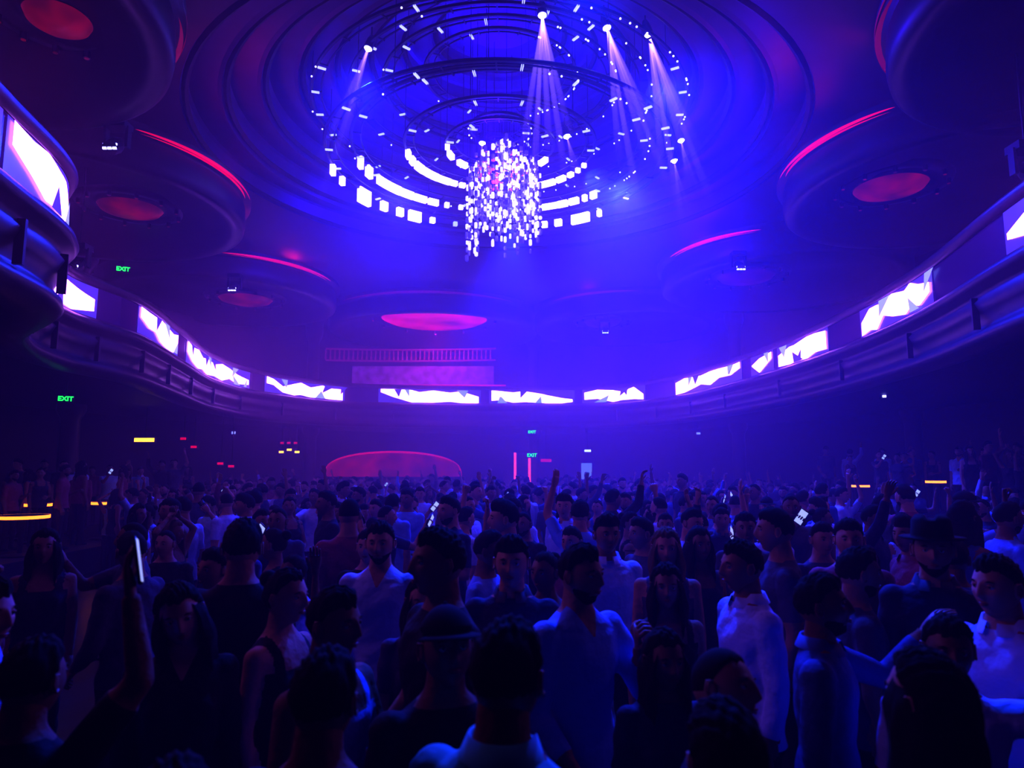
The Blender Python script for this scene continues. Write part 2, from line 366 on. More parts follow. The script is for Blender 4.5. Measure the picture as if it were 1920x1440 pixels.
for (x,y,z,dx,dy,dz,pw) in [(.6,12.7,11.4,.03,-.1,-1,1),(1.9,13.1,11.4,.22,-.1,-1,1),(2.8,13.3,11.4,.24,0,-1,1),(-3.05,13.8,11.4,-.25,-.1,-1,.6),(4.4,17,10.9,.1,-.2,-1,.4),(1.3,16,10.5,.2,-.2,-1,.55),(-.75,16.5,10.6,-.02,-.1,-1,.5),(4.0,16.2,10,.15,0,-1,.4)]:
    p=Vector((x,y,z)); d=Vector((dx,dy,dz)).normalized()
    g.add(*tube([p-d*.05,p+d*.05,p+d*.2,p+d*.27],[.05,.085,.1,.11],12),0); g.add(*tube([p+d*.272,p+d*.28],.085,12),1)
    g.add(*ico(.055,tuple(p+d*.29)),1); g.add(*tube([p,p+Vector((0,0,.25))],.02,6),0)
    p=p+d*.36
    nn=5 if pw>=1 else 3
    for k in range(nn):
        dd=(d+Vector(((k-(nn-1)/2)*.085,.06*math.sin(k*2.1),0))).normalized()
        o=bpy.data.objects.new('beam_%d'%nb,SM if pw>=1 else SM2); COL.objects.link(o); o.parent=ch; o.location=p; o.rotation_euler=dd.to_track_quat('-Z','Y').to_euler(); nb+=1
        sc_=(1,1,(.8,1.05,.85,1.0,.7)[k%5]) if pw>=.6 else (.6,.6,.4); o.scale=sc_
    spot('beam_lamp_%d'%nb,p,p+d*5,(.12,.08,1),2600*pw,22,.5,.03,ch)
g.obj('spot_heads',[M_metal,M_lens],ch)
BL=(.03,.0,1)
for i,(x,y,z,tx,ty,tz,p,an) in enumerate([(-.3,16.2,9.0,-.3,16.2,13,11000,160),(-3,18,9.3,-6,24,9,2600,120),(3,18,9.3,6,24,9,5000,120),(3.5,13,9.3,8,8,8,600,110)]):
    spot('wash_up_%d'%i,(x,y,z),(tx,ty,tz),BL,p,an,.8,.25,ch)
for i,(x,y,tx,ty,p) in enumerate([(-3,18,-4,10,4500),(3,18,3,8,11000),(0,21,0,20,11000),(3,13,4,5,9000),(-3,13,-2,4.5,4000),(2,17,5,14,11000)]):
    spot('wash_down_%d'%i,(x,y,9.8),(tx,ty,0),(.01,.03,1),p,80,.9,.25,ch)
spot('front_wash',(.9,8,8.6),(.6,2.9,1.2),(.005,.05,1),6000,36,.9,.2,ch)  # added spot that brightens the near blue shirts, no fixture
spot('pink_wash',(-4.4,3.4,6.1),(0,2.2,1.5),(1,.05,.2),22,70,.9,.3,ch)
# ------------------------------------------------------------------ ground level things
def exit_sign(x,y,z,s=.45,yaw=0):
    e=empty('exit_sign',(x,y,z)); e.rotation_euler[2]=yaw
    g=G(); g.add(*box(s,.08,s*.5)); g.add(*box(.03,.03,.3,(0,0,s*.25+.15))); g.obj('case',[M_black],e)
    c=bpy.data.curves.new('exit_text','FONT'); c.body='EXIT'; c.size=s*.46; c.align_x='CENTER'; c.align_y='CENTER'; c.extrude=.006; c.offset=.004
    o=bpy.data.objects.new('letters',c); COL.objects.link(o); o.parent=e; o.location=(0,-.05,0); o.rotation_euler=(math.pi/2,0,0); c.materials.append(M_green)
exit_sign(-9.0,13.7,3.5,.28,.5); exit_sign(-10.9,18.6,7.65,.36,.4); exit_sign(.95,32.8,2.75,.5,0); exit_sign(.95,32.6,3.85,.4,0)
e=empty('doorway',(0.5,33.4,0))
g=G(); g.add(*box(.12,.12,2.9,(-.35,0,1.45)),1); g.add(*box(.12,.12,2.9,(.35,0,1.45)),1); g.add(*box(.9,.14,.12,(0,0,2.95)),0); g.add(*box(.6,.05,2.8,(0,.1,1.4)),0); g.obj('frame',[M_black,mat('magenta_jamb_glow',(.4,.02,.1),.4,emit=(1,.04,.15),es=3,noise=0)],e)  # red light on the jambs is put into their emission
e=empty('bar_booth',(-5.6,31.4,0)); g=G()
v=[];f=[];nu,nv=36,8
for i in range(nu+1):
    a=math.pi*i/nu
    for j in range(nv+1):
        b=math.pi/2*j/nv
        v.append((3.15*math.cos(a),-1.0*math.sin(a)*math.cos(b)+1.0,1.75+1.15*math.sin(b)*(.35+.65*math.sin(a))))
for i in range(nu):
    for j in range(nv): q=i*(nv+1)+j; f.append((q,q+1,q+nv+2,q+nv+1))
g.add(v,f); g.obj('shell',[mat('booth_red_glow',(.2,.01,.03),.35,emit=(1,.0,.05),es=.3,noise=.9,scale=.8)],e,True)  # red lighting of the shell is put into its emission
g=G(); g.add(*tube([(3.2*math.cos(math.pi*i/40),1-1.25*math.sin(math.pi*i/40)*.2,1.75+1.15*math.sin(math.pi*i/40)**.7) for i in range(41)],.045,8)); g.obj('rim_light',[M_red],e)
g=G(); g.add(*box(6.2,.6,1.15,(0,-.3,.58))); g.obj('counter',[M_soffit],e)
TL,TR=.5,.9
def table(x,y,h,w,m=M_orange,tier=0):
    e=empty('cocktail_table',(x,y,tier)); g=G()
    g.add(*lathe([(.001,h),(w/2,h),(w/2,h-.05),(.06,h-.06),(.04,.06),(.3,.03),(.3,0),(.001,0)],24)); g.obj('table',[M_black],e)
    g=G(); g.add(*lathe([(w/2+.012,h-.0),(w/2+.012,h-.06)],24)); g.obj('edge_light',[m],e)
TAB=[(-9.1,12.9,.75,.85,TL),(-10.4,15.2,.85,.5,TL),(-9.4,16.0,.85,.55,TL),(-9.2,17.6,.8,.3,TL),(9.9,19.6,.75,.45,TR),(11,17.9,.9,.45,TR),(-6.6,14.6,1.1,.3,0),(-5.2,20,1.25,.25,0),(6.3,25,1.3,.25,0)]
for x,y,h,w,t in TAB: table(x,y,h,w,M_orange,t)
for sgn in(-1,1):
    g=G()
    if sgn<0: g.add(*box(3.6,9.2,TL,(-10.4,16.1,TL/2)))
    else: g.add(*box(3.0,12,TR,(11.0,16.2,TR/2)))
    g.obj('vip_platform',[M_soffit])
def lamp(name,x,y,z,w,h,m):
    e=empty(name,(x,y,z)); g=G(); g.add(*box(w+.06,.1,h+.06,(0,.04,0)),0); g.add(*box(w,.04,h,(0,-.03,0)),1); g.add(*box(.03,.03,max(.1,4.05-z-h/2),(0,.04,(4.05-z+h/2)/2)),0); g.obj('housing',[M_black,m],e)
lamp('yellow_sign_light',-11.7,21.8,3.02,.62,.12,M_yellow)
for dx in(-.35,0,.35): lamp('wall_lamp',-9.9+dx,30.5,2.85+.1*(dx==0),.2,.09,M_yellow)
for dx in(-.3,.0,.3): lamp('red_indicator_lamp',-9.9+dx,30.4,3.25,.14,.08,M_red)
for x,z in [(-10.6,2.3),(-10.2,2.2),(-11.6,2.9),(-12.0,3.2)]: lamp('red_indicator_lamp',x,25,z,.2,.08,M_red)
lamp('bar_screen',3.5,32.3,2.0,.5,.75,mat('bar_screen',(.1,.1,.2),.4,emit=(.25,.3,1),es=.9,noise=.4,scale=8)); lamp('bar_lamp',3.55,32.2,2.95,.3,.1,M_white)
lamp('red_indicator_lamp',1.6,32.3,2.5,.5,.14,M_red)
lamp('downlight',9.8,17.9,4.0,.08,.06,M_white); lamp('downlight',7.9,29,3.6,.15,.08,M_ledmid);lamp('downlight',-11.6,28.5,3.6,.15,.1,M_ledmid)
for x,y,z in [(-7.2,11.8,7.9),(-9,21.6,7.9),(6.7,19.6,8.0),(3.8,27.5,7.7),(7.6,9.6,6.4),(-8.9,13.6,6.2)]:
    e=empty('moving_head_light',(x,y,z)); g=G()
    g.add(*box(.4,.3,.12,(0,0,.42)),0); g.add(*box(.05,.12,.4,(-.2,0,.2)),0); g.add(*box(.05,.12,.4,(.2,0,.2)),0)
    g.add(*tube([(0,.1,.15),(0,-.05,.02),(0,-.2,-.1)],[.1,.15,.13],12),0)
    for i in range(3):
        for j in range(2): g.add(*box(.07,.03,.04,(-.09+.09*i,-.2,-.1+.07*j)),1)
    g.add(*tube([(0,0,.45),(0,0,8.32-z)],.02,6),0)
    g.obj('fixture',[M_metal,M_white],e)
# ------------------------------------------------------------------ people
def nodes_mix(nt,fac,a,b):
    mx=nt.nodes.new('ShaderNodeMix'); mx.data_type='RGBA'
    for s,i in((fac,0),(a,6),(b,7)):
        if isinstance(s,tuple): mx.inputs[i].default_value=s
        elif isinstance(s,(int,float)): mx.inputs[i].default_value=s
        else: nt.links.new(s,mx.inputs[i])
    return mx.outputs[2]
def skin_ramp(nt):
    oi=nt.nodes.new('ShaderNodeObjectInfo'); r=nt.nodes.new('ShaderNodeValToRGB'); nt.links.new(oi.outputs['Random'],r.inputs[0])
    r.color_ramp.elements[0].color=(.20,.08,.05,1); r.color_ramp.elements[1].color=(.55,.25,.18,1)
    return oi,r.outputs[0]
def m_skin():
    m=bpy.data.materials.new('skin'); m.use_nodes=True; nt=m.node_tree; b=nt.nodes['Principled BSDF']; _,c=skin_ramp(nt); nt.links.new(c,b.inputs['Base Color']); b.inputs['Roughness'].default_value=.5; return m
def m_body():
    m=bpy.data.materials.new('clothes_and_skin'); m.use_nodes=True; nt=m.node_tree; b=nt.nodes['Principled BSDF']; oi,c=skin_ramp(nt)
    def att(n,th=0):
        a=nt.nodes.new('ShaderNodeAttribute'); a.attribute_name=n; g=nt.nodes.new('ShaderNodeMath'); g.operation='GREATER_THAN'; g.inputs[1].default_value=th; nt.links.new(a.outputs['Fac'],g.inputs[0]); return g.outputs[0]
    tc=nt.nodes.new('ShaderNodeTexCoord'); nz=nt.nodes.new('ShaderNodeTexNoise'); nz.inputs['Scale'].default_value=9; nz.inputs['Detail'].default_value=3; nt.links.new(tc.outputs['Object'],nz.inputs['Vector'])
    pants=nodes_mix(nt,nz.outputs['Fac'],(.01,.01,.02,1),(.03,.03,.05,1))
    t=nodes_mix(nt,att('pantf'),oi.outputs['Color'],pants)
    t=nodes_mix(nt,att('skinf'),t,c)
    nt.links.new(t,b.inputs['Base Color']); b.inputs['Roughness'].default_value=.8; b.inputs['Specular IOR Level'].default_value=.2
    bp=nt.nodes.new('ShaderNodeBump'); bp.inputs['Strength'].default_value=.6; bp.inputs['Distance'].default_value=.04; nt.links.new(nz.outputs['Fac'],bp.inputs['Height']); nt.links.new(bp.outputs[0],b.inputs['Normal'])
    return m
MB,MS=m_body(),m_skin()
MH=mat('hair',(.010,.007,.007),.85,scale=60,bump=.8,spec=.12); MH2=mat('hair_light',(.14,.08,.04),.8,scale=60,bump=.8,spec=.15)
ME=mat('eye_white',(.45,.45,.45),.4,noise=0); MI=mat('iris',(.01,.008,.005),.2,noise=0); ML=mat('lips',(.26,.06,.06),.5); MHAT=mat('hat_felt',(.015,.015,.02),.9,spec=.1)
MPH=mat('phone_body',(.01,.01,.012),.3); MGL=mat('drink_glass',(.5,.55,.6),.1); MSCR=mat('phone_screen',(.1,.1,.2),.2,emit=(.4,.45,1),es=1.2,noise=.3,scale=30)
PM=[MB,MS,MH,ME,MI,ML,MHAT,MPH,MGL]
PM2=list(PM); PM2[2]=MH2
def head_pts(lon,lat,fem):
    P=[]
    for i in range(lat+1):
        ph=math.pi*i/lat
        for k in range(lon):
            u=2*math.pi*k/lon; th=u-.38*math.sin(u)*1.0
            dx,dy,dz=math.sin(ph)*math.sin(th),math.sin(ph)*math.cos(th),math.cos(ph)
            x,y,z=.076*dx,.095*dy,.118*dz
            if dz<0:
                x*=1-.30*(-dz)**1.6
                if dy<0: y*=1-.42*(-dz)
                else: y*=1-.06*(-dz)
            if dy<0: y*=1.06
            if dy>.15:
                w=min(1,(dy-.15)/.3)
                gs=lambda cx,cz,sx,sz: math.exp(-((abs(x)-cx)/sx)**2-((z-cz)/sz)**2)
                add=0
                if -.04<z<.03: 
                    t=(.03-z)/.055; t=max(0,min(1,t)); amp=.004+.022*t
                    if z<-.026: amp*=max(0,(z+.042)/.016)
                    add+=amp*math.exp(-(x/(.008+.006*t))**2)
                add-=.011*gs(.031,.010,.014,.010)
                add+=.005*gs(.028,.032,.024,.008)
                add+=.005*gs(0,-.050,.020,.006)+.004*gs(0,-.060,.016,.005)-.003*gs(0,-.0555,.02,.002)
                add+=.004*gs(.045,-.02,.018,.02)
                add+=(.010 if fem else .014)*gs(0,-.097,.022,.014)
                y+=add*w
            P.append((x,y,z))
    return P
def grid_f(lon,lat): return [(i*lon+k,(i+1)*lon+k,(i+1)*lon+(k+1)%lon,i*lon+(k+1)%lon) for i in range(lat) for k in range(lon)]
def add_head(g,xf,hair,fem,hi,beard=False):
    lon,lat=(60,46) if hi else (30,22)
    P=head_pts(lon,lat,fem); F=grid_f(lon,lat)
    g.add(P,F,1,xf)
    for s in(-1,1):
        g.add(*ico(.0115,(s*.031,.0745,.010),lon=10,lat=8),3,xf); g.add(*ico(.006,(s*.031,.0822,.010),lon=8,lat=6),4,xf)
        g.add(*tube([(s*.016,.089,.027),(s*.032,.090,.032),(s*.048,.078,.027)],[.002,.0035,.0015],6),2,xf)
        g.add(*tube([(s*.019,.083,.014),(s*.031,.0865,.0175),(s*.044,.079,.013)],.0034,6),1,xf)
        g.add(*ico(.03,(s*.077,-.004,-.002),(.28,.62,1.05),10,8),1,xf); g.add(*tube([(s*.084,.008,-.02),(s*.088,-.004,-.026),(s*.09,-.018,0),(s*.088,-.01,.026),(s*.083,.008,.022)],.004,5),1,xf)
    g.add(*tube([(-.022,.083,-.056),(-.01,.092,-.053),(0,.0935,-.0545),(.01,.092,-.053),(.022,.083,-.056)],[.001,.0036,.0034,.0036,.001],6),5,xf)
    g.add(*tube([(-.018,.083,-.059),(0,.0915,-.062),(.018,.083,-.059)],[.001,.0042,.001],6),5,xf)
    def hl(x,y,style):
        wob=.004*math.sin(x*170+y*90)
        if y>.055: return .070+wob-.010*(abs(x)<.03)
        if y>-.005: return .070+wob-(.055-y)/.06*.074
        if y>-.03: return -.004-(-.005-y)/.025*.05
        return -.054 if style!='short' else -.045
    thick={'short':.013,'crop':.006,'quiff':.014,'long':.017,'bun':.010,'pony':.010,'cap':.007,'fedora':.007,'afro':.03}.get(hair,.012)
    HP=[]
    for j,(x,y,z) in enumerate(P):
        f=z-hl(x,y,hair); s=max(0,min(1,f/.03)); s=s*s*(3-2*s)
        if hair in('short','crop','quiff') and z<.045: s*=.40+.60*max(0,min(1,(z+.03)/.075))
        r=math.sqrt(x*x+y*y+z*z)+1e-6
        n=.0045*math.sin(x*170+z*60)*math.sin(y*150+1)+.003*math.sin(x*330+y*210+z*90)+.002*rng.uniform(-1,1)
        t=-.010+(thick+.010)*s+(n*s if hair not in('crop','cap','fedora') else 0)
        if hair in('quiff','short') and y>-.02 and z>.06: t+=(.020 if hair=='quiff' else .009)*min(1,(y+.02)/.06)
        HP.append((x*(1+t/r),y*(1+t/r),z*(1+t/r)))
    g.add(HP,F,2,xf)
    if beard:
        BP=[]
        for (x,y,z) in P:
            s=max(0,min(1,(-.045-z+.5*max(0,abs(x)-.035))/.02))*max(0,min(1,(y+.02)/.03)); r=math.sqrt(x*x+y*y+z*z)+1e-6
            if abs(x)<.026 and -.072<z<-.040: s=0
            t=-.006+.0085*s+.0008*rng.uniform(-1,1)*s; BP.append((x*(1+t/r),y*(1+t/r),z*(1+t/r)))
        g.add(BP,F,2,xf)
    if hair=='long':
        na,nz_=26,14; v=[];f=[]
        for j in range(nz_+1):
            t=j/nz_; z=.07-.36*t
            for lay in(0,1):
                for i in range(na+1):
                    a=math.radians(-135+270*i/na); wv=.007*math.sin(i*1.9+j*.7)+.005*math.sin(i*3.7+j*.2)
                    rx=.090+.018*min(1,t*2)-.02*lay+wv-(.03*(1-min(1,t*5)))*1; ry=.108+.004*t-.022*lay+wv-(.03*(1-min(1,t*5)))
                    if t>.85: rx-=.03*(t-.85)/.15*(1-lay)
                    x,y=rx*math.sin(a),-ry*math.cos(a)-.005-.01*t
                    if t>.3: y=min(y,.075)
                    v.append((x,y,z+(.02*math.sin(i*2.3) if j==nz_ else 0)))
        n1=na+1
        idx=lambda j,l,i:(j*2+l)*n1+i
        for j in range(nz_):
            for i in range(na):
                f.append((idx(j,0,i),idx(j+1,0,i),idx(j+1,0,i+1),idx(j,0,i+1))); f.append((idx(j,1,i),idx(j,1,i+1),idx(j+1,1,i+1),idx(j+1,1,i)))
            f.append((idx(j,0,0),idx(j,1,0),idx(j+1,1,0),idx(j+1,0,0))); f.append((idx(j,0,na),idx(j+1,0,na),idx(j+1,1,na),idx(j,1,na)))
        for i in range(na): f.append((idx(nz_,0,i),idx(nz_,1,i),idx(nz_,1,i+1),idx(nz_,0,i+1)))
        g.add(v,f,2,xf)
    if hair=='bun': g.add(*ico(.04,(0,-.10,.075),lon=14,lat=10),2,xf)
    if hair=='pony': g.add(*tube([(0,-.10,.04),(0,-.145,.03),(0,-.16,-.05),(0,-.14,-.15),(0,-.13,-.22)],[.018,.03,.034,.026,.006],10),2,xf)
    if hair=='cap':
        CP=[]
        for (x,y,z) in P:
            s=max(0,min(1,(z-.042)/.01)); r=math.sqrt(x*x+y*y+z*z)+1e-6; t=-.02+.040*s; CP.append((x*(1+t/r),y*(1+t/r),z*(1+t/r)))
        g.add(CP,F,6,xf)
        v=[];f=[]
        for i in range(13):
            a=math.radians(-62+124*i/12)
            for rr,zz in((.09,.052),(.165-.02*abs(math.sin(a)),.040),(.165-.02*abs(math.sin(a)),.036),(.09,.046)): v.append((rr*math.sin(a)*.85,rr*math.cos(a),zz))
        for i in range(12):
            for k in range(4): f.append((i*4+k,i*4+(k+1)%4,(i+1)*4+(k+1)%4,(i+1)*4+k))
        g.add(v,f,6,xf); g.add(*ico(.008,(0,0,.138)),6,xf)
    if hair=='fedora':
        v,f=lathe([(.15,.058),(.155,.064),(.10,.062),(.098,.075),(.092,.14),(.07,.165),(.03,.155),(.001,.15)],28); v=[(x*.88,y*1.08,z-.02*(abs(x)<.03)*(z>.145)) for x,y,z in v]; g.add(v,f,6,xf)
        v,f=lathe([(.15,.058),(.09,.050)],28); g.add([(x*.88,y*1.08,z) for x,y,z in v],f,6,xf)
def add_hand(g,W,d,thumb,curl,hi,side):
    d=d.normalized(); x=(thumb-d*thumb.dot(d)).normalized(); y=d.cross(x)
    if side>0: y=-y
    xf=Matrix((( x.x,y.x,d.x,W.x),(x.y,y.y,d.y,W.y),(x.z,y.z,d.z,W.z),(0,0,0,1)))
    sg=8 if hi else 5
    g.add(*tube([(0,0,-.03),(0,0,.0),(0,0,.03),(.0,0,.07),(0,0,.092)],[(.026,.02),(.027,.018),(.038,.017),(.041,.014),(.037,.010)],10,up=(1,0,0)),1,xf)
    for bx,L,r in((.030,.072,.0088),(.010,.080,.009),(-.011,.074,.0086),(-.030,.058,.0078)):
        p=Vector((bx,0,.083)); pts=[Vector((bx*.8,0,.06)),p.copy()]; a=0; spread=bx*.9
        for seg_,c in((.45,1.0),(.30,1.15),(.25,.8)):
            a+=curl*c; p=p+Vector((spread*.4,math.sin(a),math.cos(a)))*L*seg_; pts.append(p.copy())
        g.add(*tube(pts,[r,r*1.05,r,r*.92,r*.65],sg),1,xf)
    c=curl*.5
    g.add(*tube([(.022,.0,.015),(.040,.008,.042),(.052-.01*c,.018+.01*c,.068),(.056-.02*c,.026+.02*c,.090)],[.013,.0125,.010,.007],sg),1,xf)
    return xf
ARM={'down':((.12,-.05,-.99),(.02,.28,-.95),.35),'relax':((.2,.05,-.97),(-.15,.7,-.6),.5),'drink':((.2,.1,-.96),(-.35,.85,.35),1.0),'sip':((.25,.45,-.85),(-.45,.35,.85),1.0),
'up':((.5,.3,.8),(-.25,.05,.97),.25),'up2':((.35,.6,.7),(-.1,.25,.95),.5),'phone':((.15,.85,-.3),(-.3,.55,.8),.9),'wave':((.75,.3,.15),(.1,.1,.98),.15),'front':((.15,.3,-.94),(-.55,.8,-.1),.5),'fist':((.4,.6,.4),(-.1,.1,1),1.3),'ext':((.6,.7,-.35),(.25,.6,.75),.3),'overhead':((.45,.1,.88),(-.8,-.1,.5),.4),'point':((.35,.85,.25),(.1,.9,.45),.2)}
def remesh(g,vox,sm=3):
    me=g.mesh('tmp',[]); o=bpy.data.objects.new('tmp',me); COL.objects.link(o)
    r=o.modifiers.new('r','REMESH'); r.mode='VOXEL'; r.voxel_size=vox
    s=o.modifiers.new('s','SMOOTH'); s.factor=.5; s.iterations=sm
    dg=bpy.context.evaluated_depsgraph_get(); dg.update(); ev=o.evaluated_get(dg); m2=ev.to_mesh()
    V=np.empty(len(m2.vertices)*3); m2.vertices.foreach_get('co',V); V=V.reshape(-1,3); F=[tuple(p.vertices) for p in m2.polygons]
    ev.to_mesh_clear(); bpy.data.objects.remove(o); bpy.data.meshes.remove(me); return V,F
def person_mesh(name,fem=False,L='down',R='down',sleeve=.75,hair='short',hy=0,hp=0,hr=0,neck='crew',hi=True,dress=False,fat=1.,beard=False,light=False,hold=None,lean=0):
    g=G(); k=(.92 if fem else 1.0)*fat
    T_=[(.84,.150,.105,0),(.90,.168,.118,-.005),(.97,.168,.118,-.005),(1.08,.142,.100,.0),(1.2,.158,.112,.005),(1.32,.178,.118,.005),(1.39,.180,.105,0),(1.43,.155,.088,-.005),(1.465,.105,.072,-.008),(1.50,.064,.060,-.006),(1.60,.054,.056,.004)]
    if fem: T_=[(z,a*(1.04 if z<1. else (.86 if z<1.15 else .9)),b*(.95 if z<1.45 else .85),c) for z,a,b,c in T_]
    v=[];sg=24
    for z,a,b,c in T_:
        kk=fat if z<1.42 else 1
        for i in range(sg):
            t=2*math.pi*i/sg; ct,st=math.cos(t),math.sin(t); ct=math.copysign(abs(ct)**.85,ct); st=math.copysign(abs(st)**.85,st)
            v.append((a*kk*ct,c+b*kk*st,z))
    n=len(T_); f=[(i*sg+q,i*sg+(q+1)%sg,(i+1)*sg+(q+1)%sg,(i+1)*sg+q) for i in range(n-1) for q in range(sg)]+[tuple(range(sg-1,-1,-1)),tuple((n-1)*sg+q for q in range(sg))]
    g.add(v,f)
    if fem:
        for s in(-1,1): g.add(*ico(.062,(s*.07,.085,1.27),(1,.8,1),12,8))
    if dress: g.add(*lathe([(.001,.62),(.21,.62),(.185,.8),(.17,.95),(.001,.98)],20))
    else:
        v,f=lathe([(.001,.84),(.186*k,.84),(.178*k,.95),(.15*k,1.08),(.001,1.1)],24); g.add([(x,y*.72,z) for x,y,z in v],f)
    sw=.172*(.9 if fem else 1.0)
    arms={}
    for s,pose in((-1,L),(1,R)):
        a,b,c=ARM[pose]; S=Vector((s*sw,0,1.395)); el=S+Vector((a[0]*s,a[1],a[2])).normalized()*.29; wr=el+Vector((b[0]*s,b[1],b[2])).normalized()*.255
        arms[s]=(S,el,wr,c); q=.84 if fem else 1.0
        cl=.010 if sleeve>.3 else 0
        r=lambda t:(.058-.014*t if t<1 else .044-.016*(t-1))*q+(cl if t<sleeve else 0)
        ts=sorted(set([0,.25,.5,.75,1.0,1.2,1.5,1.8,2.0]+[max(0,sleeve-.001),min(2,sleeve+.03)]))
        pts=[(S.lerp(el,t) if t<1 else el.lerp(wr,t-1)) for t in ts]
        g.add(*tube([S+Vector((-s*.07,0,-.0))]+pts,[.05]+[r(t) for t in ts],12))
        g.add(*ico(.060*q+cl*.5,tuple(S),lon=14,lat=10))
    for s in(-1,1):
        h=Vector((s*.088,0,.9)); kn=Vector((s*.10,.02,.49)); an=Vector((s*.11,-.01,.09))
        q=1 if not fem else .95
        g.add(*tube([h,h.lerp(kn,.5),kn,kn.lerp(an,.35),an,an-Vector((0,0,.03))],[.088*q*k,.075*q,.056*q,.056*q,.042,.045],14))
        g.add(*tube([(s*.11,-.06,.035),(s*.112,.02,.045),(s*.118,.11,.035),(s*.12,.17,.028)],[(.036,.034),(.042,.042),(.046,.033),(.03,.022)],12,up=(1,0,0)))
    V,F=remesh(g,.0125 if hi else .019)
    X,Y,Z=V[:,0],V[:,1],V[:,2]; skin=np.full(len(V),-1.)
    nk=Z-(1.478-.012*(Y>0))
    if neck=='v': nk=np.where(Y>0,Z-(1.38+np.abs(X)*1.9),nk)
    if neck=='tank':
        strap=(np.abs(X)>.085)&(np.abs(X)<.125)
        nk=np.where(strap,-.1,Z-np.where(Y>0,1.34,1.36)-0*X)
    skin=nk.copy()
    for s in(-1,1):
        S,el,wr,c=arms[s]; best=np.full(len(V),9.); tb=np.zeros(len(V))
        for j,(p,q) in enumerate(((S,el),(el,wr))):
            p=np.array(p);q=np.array(q); d=q-p; t=np.clip(((V-p)@d)/(d@d),0,1); dd=np.linalg.norm(V-(p+t[:,None]*d),axis=1); u=dd<best; best=np.where(u,dd,best); tb=np.where(u,t+j,tb)
        isarm=(best<.085)&(((X*s>.172*(.9 if fem else 1)))|(Y>.14)|((Z>1.5)&(X*s>.09))|(Z>1.62)|(Y<-.14))&(tb>.02)
        skin=np.where(isarm,(tb-sleeve)*.28,skin)
    if dress: skin=np.where(Z<.64,np.minimum((.64-Z),Z-.10),skin)
    pant=np.where(Z<.85,.1 if not dress else np.where(Z<.1,.1,-.1),np.where(Z<.87,.86-Z,-.1))
    fold=.0055*np.sin(Z*38+X*21+3*np.sin(Y*9))*np.sin(X*17+Z*11)*(skin<0)*(Z>.3)*(Z<1.42)
    nr=np.stack([X,Y,0*Z],1); nr/=np.linalg.norm(nr,axis=1)[:,None]+1e-6; V=V+nr*fold[:,None]
    G2=G(); G2.add([tuple(p) for p in V],F,0); nb=len(V)
    hx=Matrix.Translation((0,.012,1.535))@Matrix.Rotation(math.radians(hy),4,'Z')@Matrix.Rotation(math.radians(-hp),4,'X')@Matrix.Rotation(math.radians(hr),4,'Y')@Matrix.Translation((0,.012,.088))
    add_head(G2,hx,hair,fem,hi,beard)
    if neck in('crew','v','collar'):
        if neck=='collar': 
            v,f=lathe([(.074,1.462),(.070,1.51),(.078,1.515),(.10,1.468)],24,math.radians(105),math.radians(435)); G2.add([(x,y*.98-.004,z-.02*(y>.03)) for x,y,z in v],f,9)
        elif neck=='crew':
            G2.add(*tube([(.077*math.cos(a),-.006+.069*math.sin(a),1.474-.016*(math.sin(a)>0)*math.sin(a)) for a in [2*math.pi*i/24 for i in range(25)]],.005,6,False),9)
    for s in(-1,1):
        S,el,wr,c=arms[s]; th=Vector((-s*.6,.75,.35)) if (wr-el).z<.3 else Vector((-s*1,-.1,.1))
        hxf=add_hand(G2,wr,(wr-el),th,c*.9,hi,s)
        if hold and hold[0]==s:
            if hold[1]=='phone':
                G2.add(*box(.075,.009,.15,(0,.03,.10)),7,hxf); G2.add(*box(.066,.002,.135,(0,.036,.10)),10,hxf)
            else: G2.add(*lathe([(.001,-.06),(.028,-.06),(.036,.08),(.033,.08),(.026,-.05),(.001,-.05)],14),8,hxf@Matrix.Translation((0,.035,.08))@Matrix.Rotation(math.pi/2,4,'Y'))
    me=G2.mesh(name,(PM2 if light else PM)+[MCOL,MSCR],True)
    for nm,arr in(('skinf',skin),('pantf',pant)):
        a=me.attributes.new(nm,'FLOAT','POINT'); full=np.zeros(len(G2.v)); full[:nb]=arr; a.data.foreach_set('value',full)
    return me
MCOL=bpy.data.materials.new('collar_cloth'); MCOL.use_nodes=True
_n=MCOL.node_tree.nodes.new('ShaderNodeObjectInfo'); MCOL.node_tree.links.new(_n.outputs['Color'],MCOL.node_tree.nodes['Principled BSDF'].inputs['Base Color']); MCOL.node_tree.nodes['Principled BSDF'].inputs['Roughness'].default_value=.8
def place(name,me,x,y,H,yaw,col,parent=None,z=0):
    o=bpy.data.objects.new(name,me); COL.objects.link(o); s=H/1.75; o.scale=(s,s,s); o.location=(x,y,z); o.rotation_euler=(0,0,math.radians(180+yaw)); o.color=(*col,1)
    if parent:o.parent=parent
    return o
BLK=(.008,.008,.012);WHT_BLUE=(.45,.58,.9);NAV=(.012,.02,.07);DEN=(.03,.08,.26);LBL=(.15,.35,.8);TEAL=(.03,.45,.4);GRY=(.06,.06,.11)  # white cloth carries the blue club light in its base tint
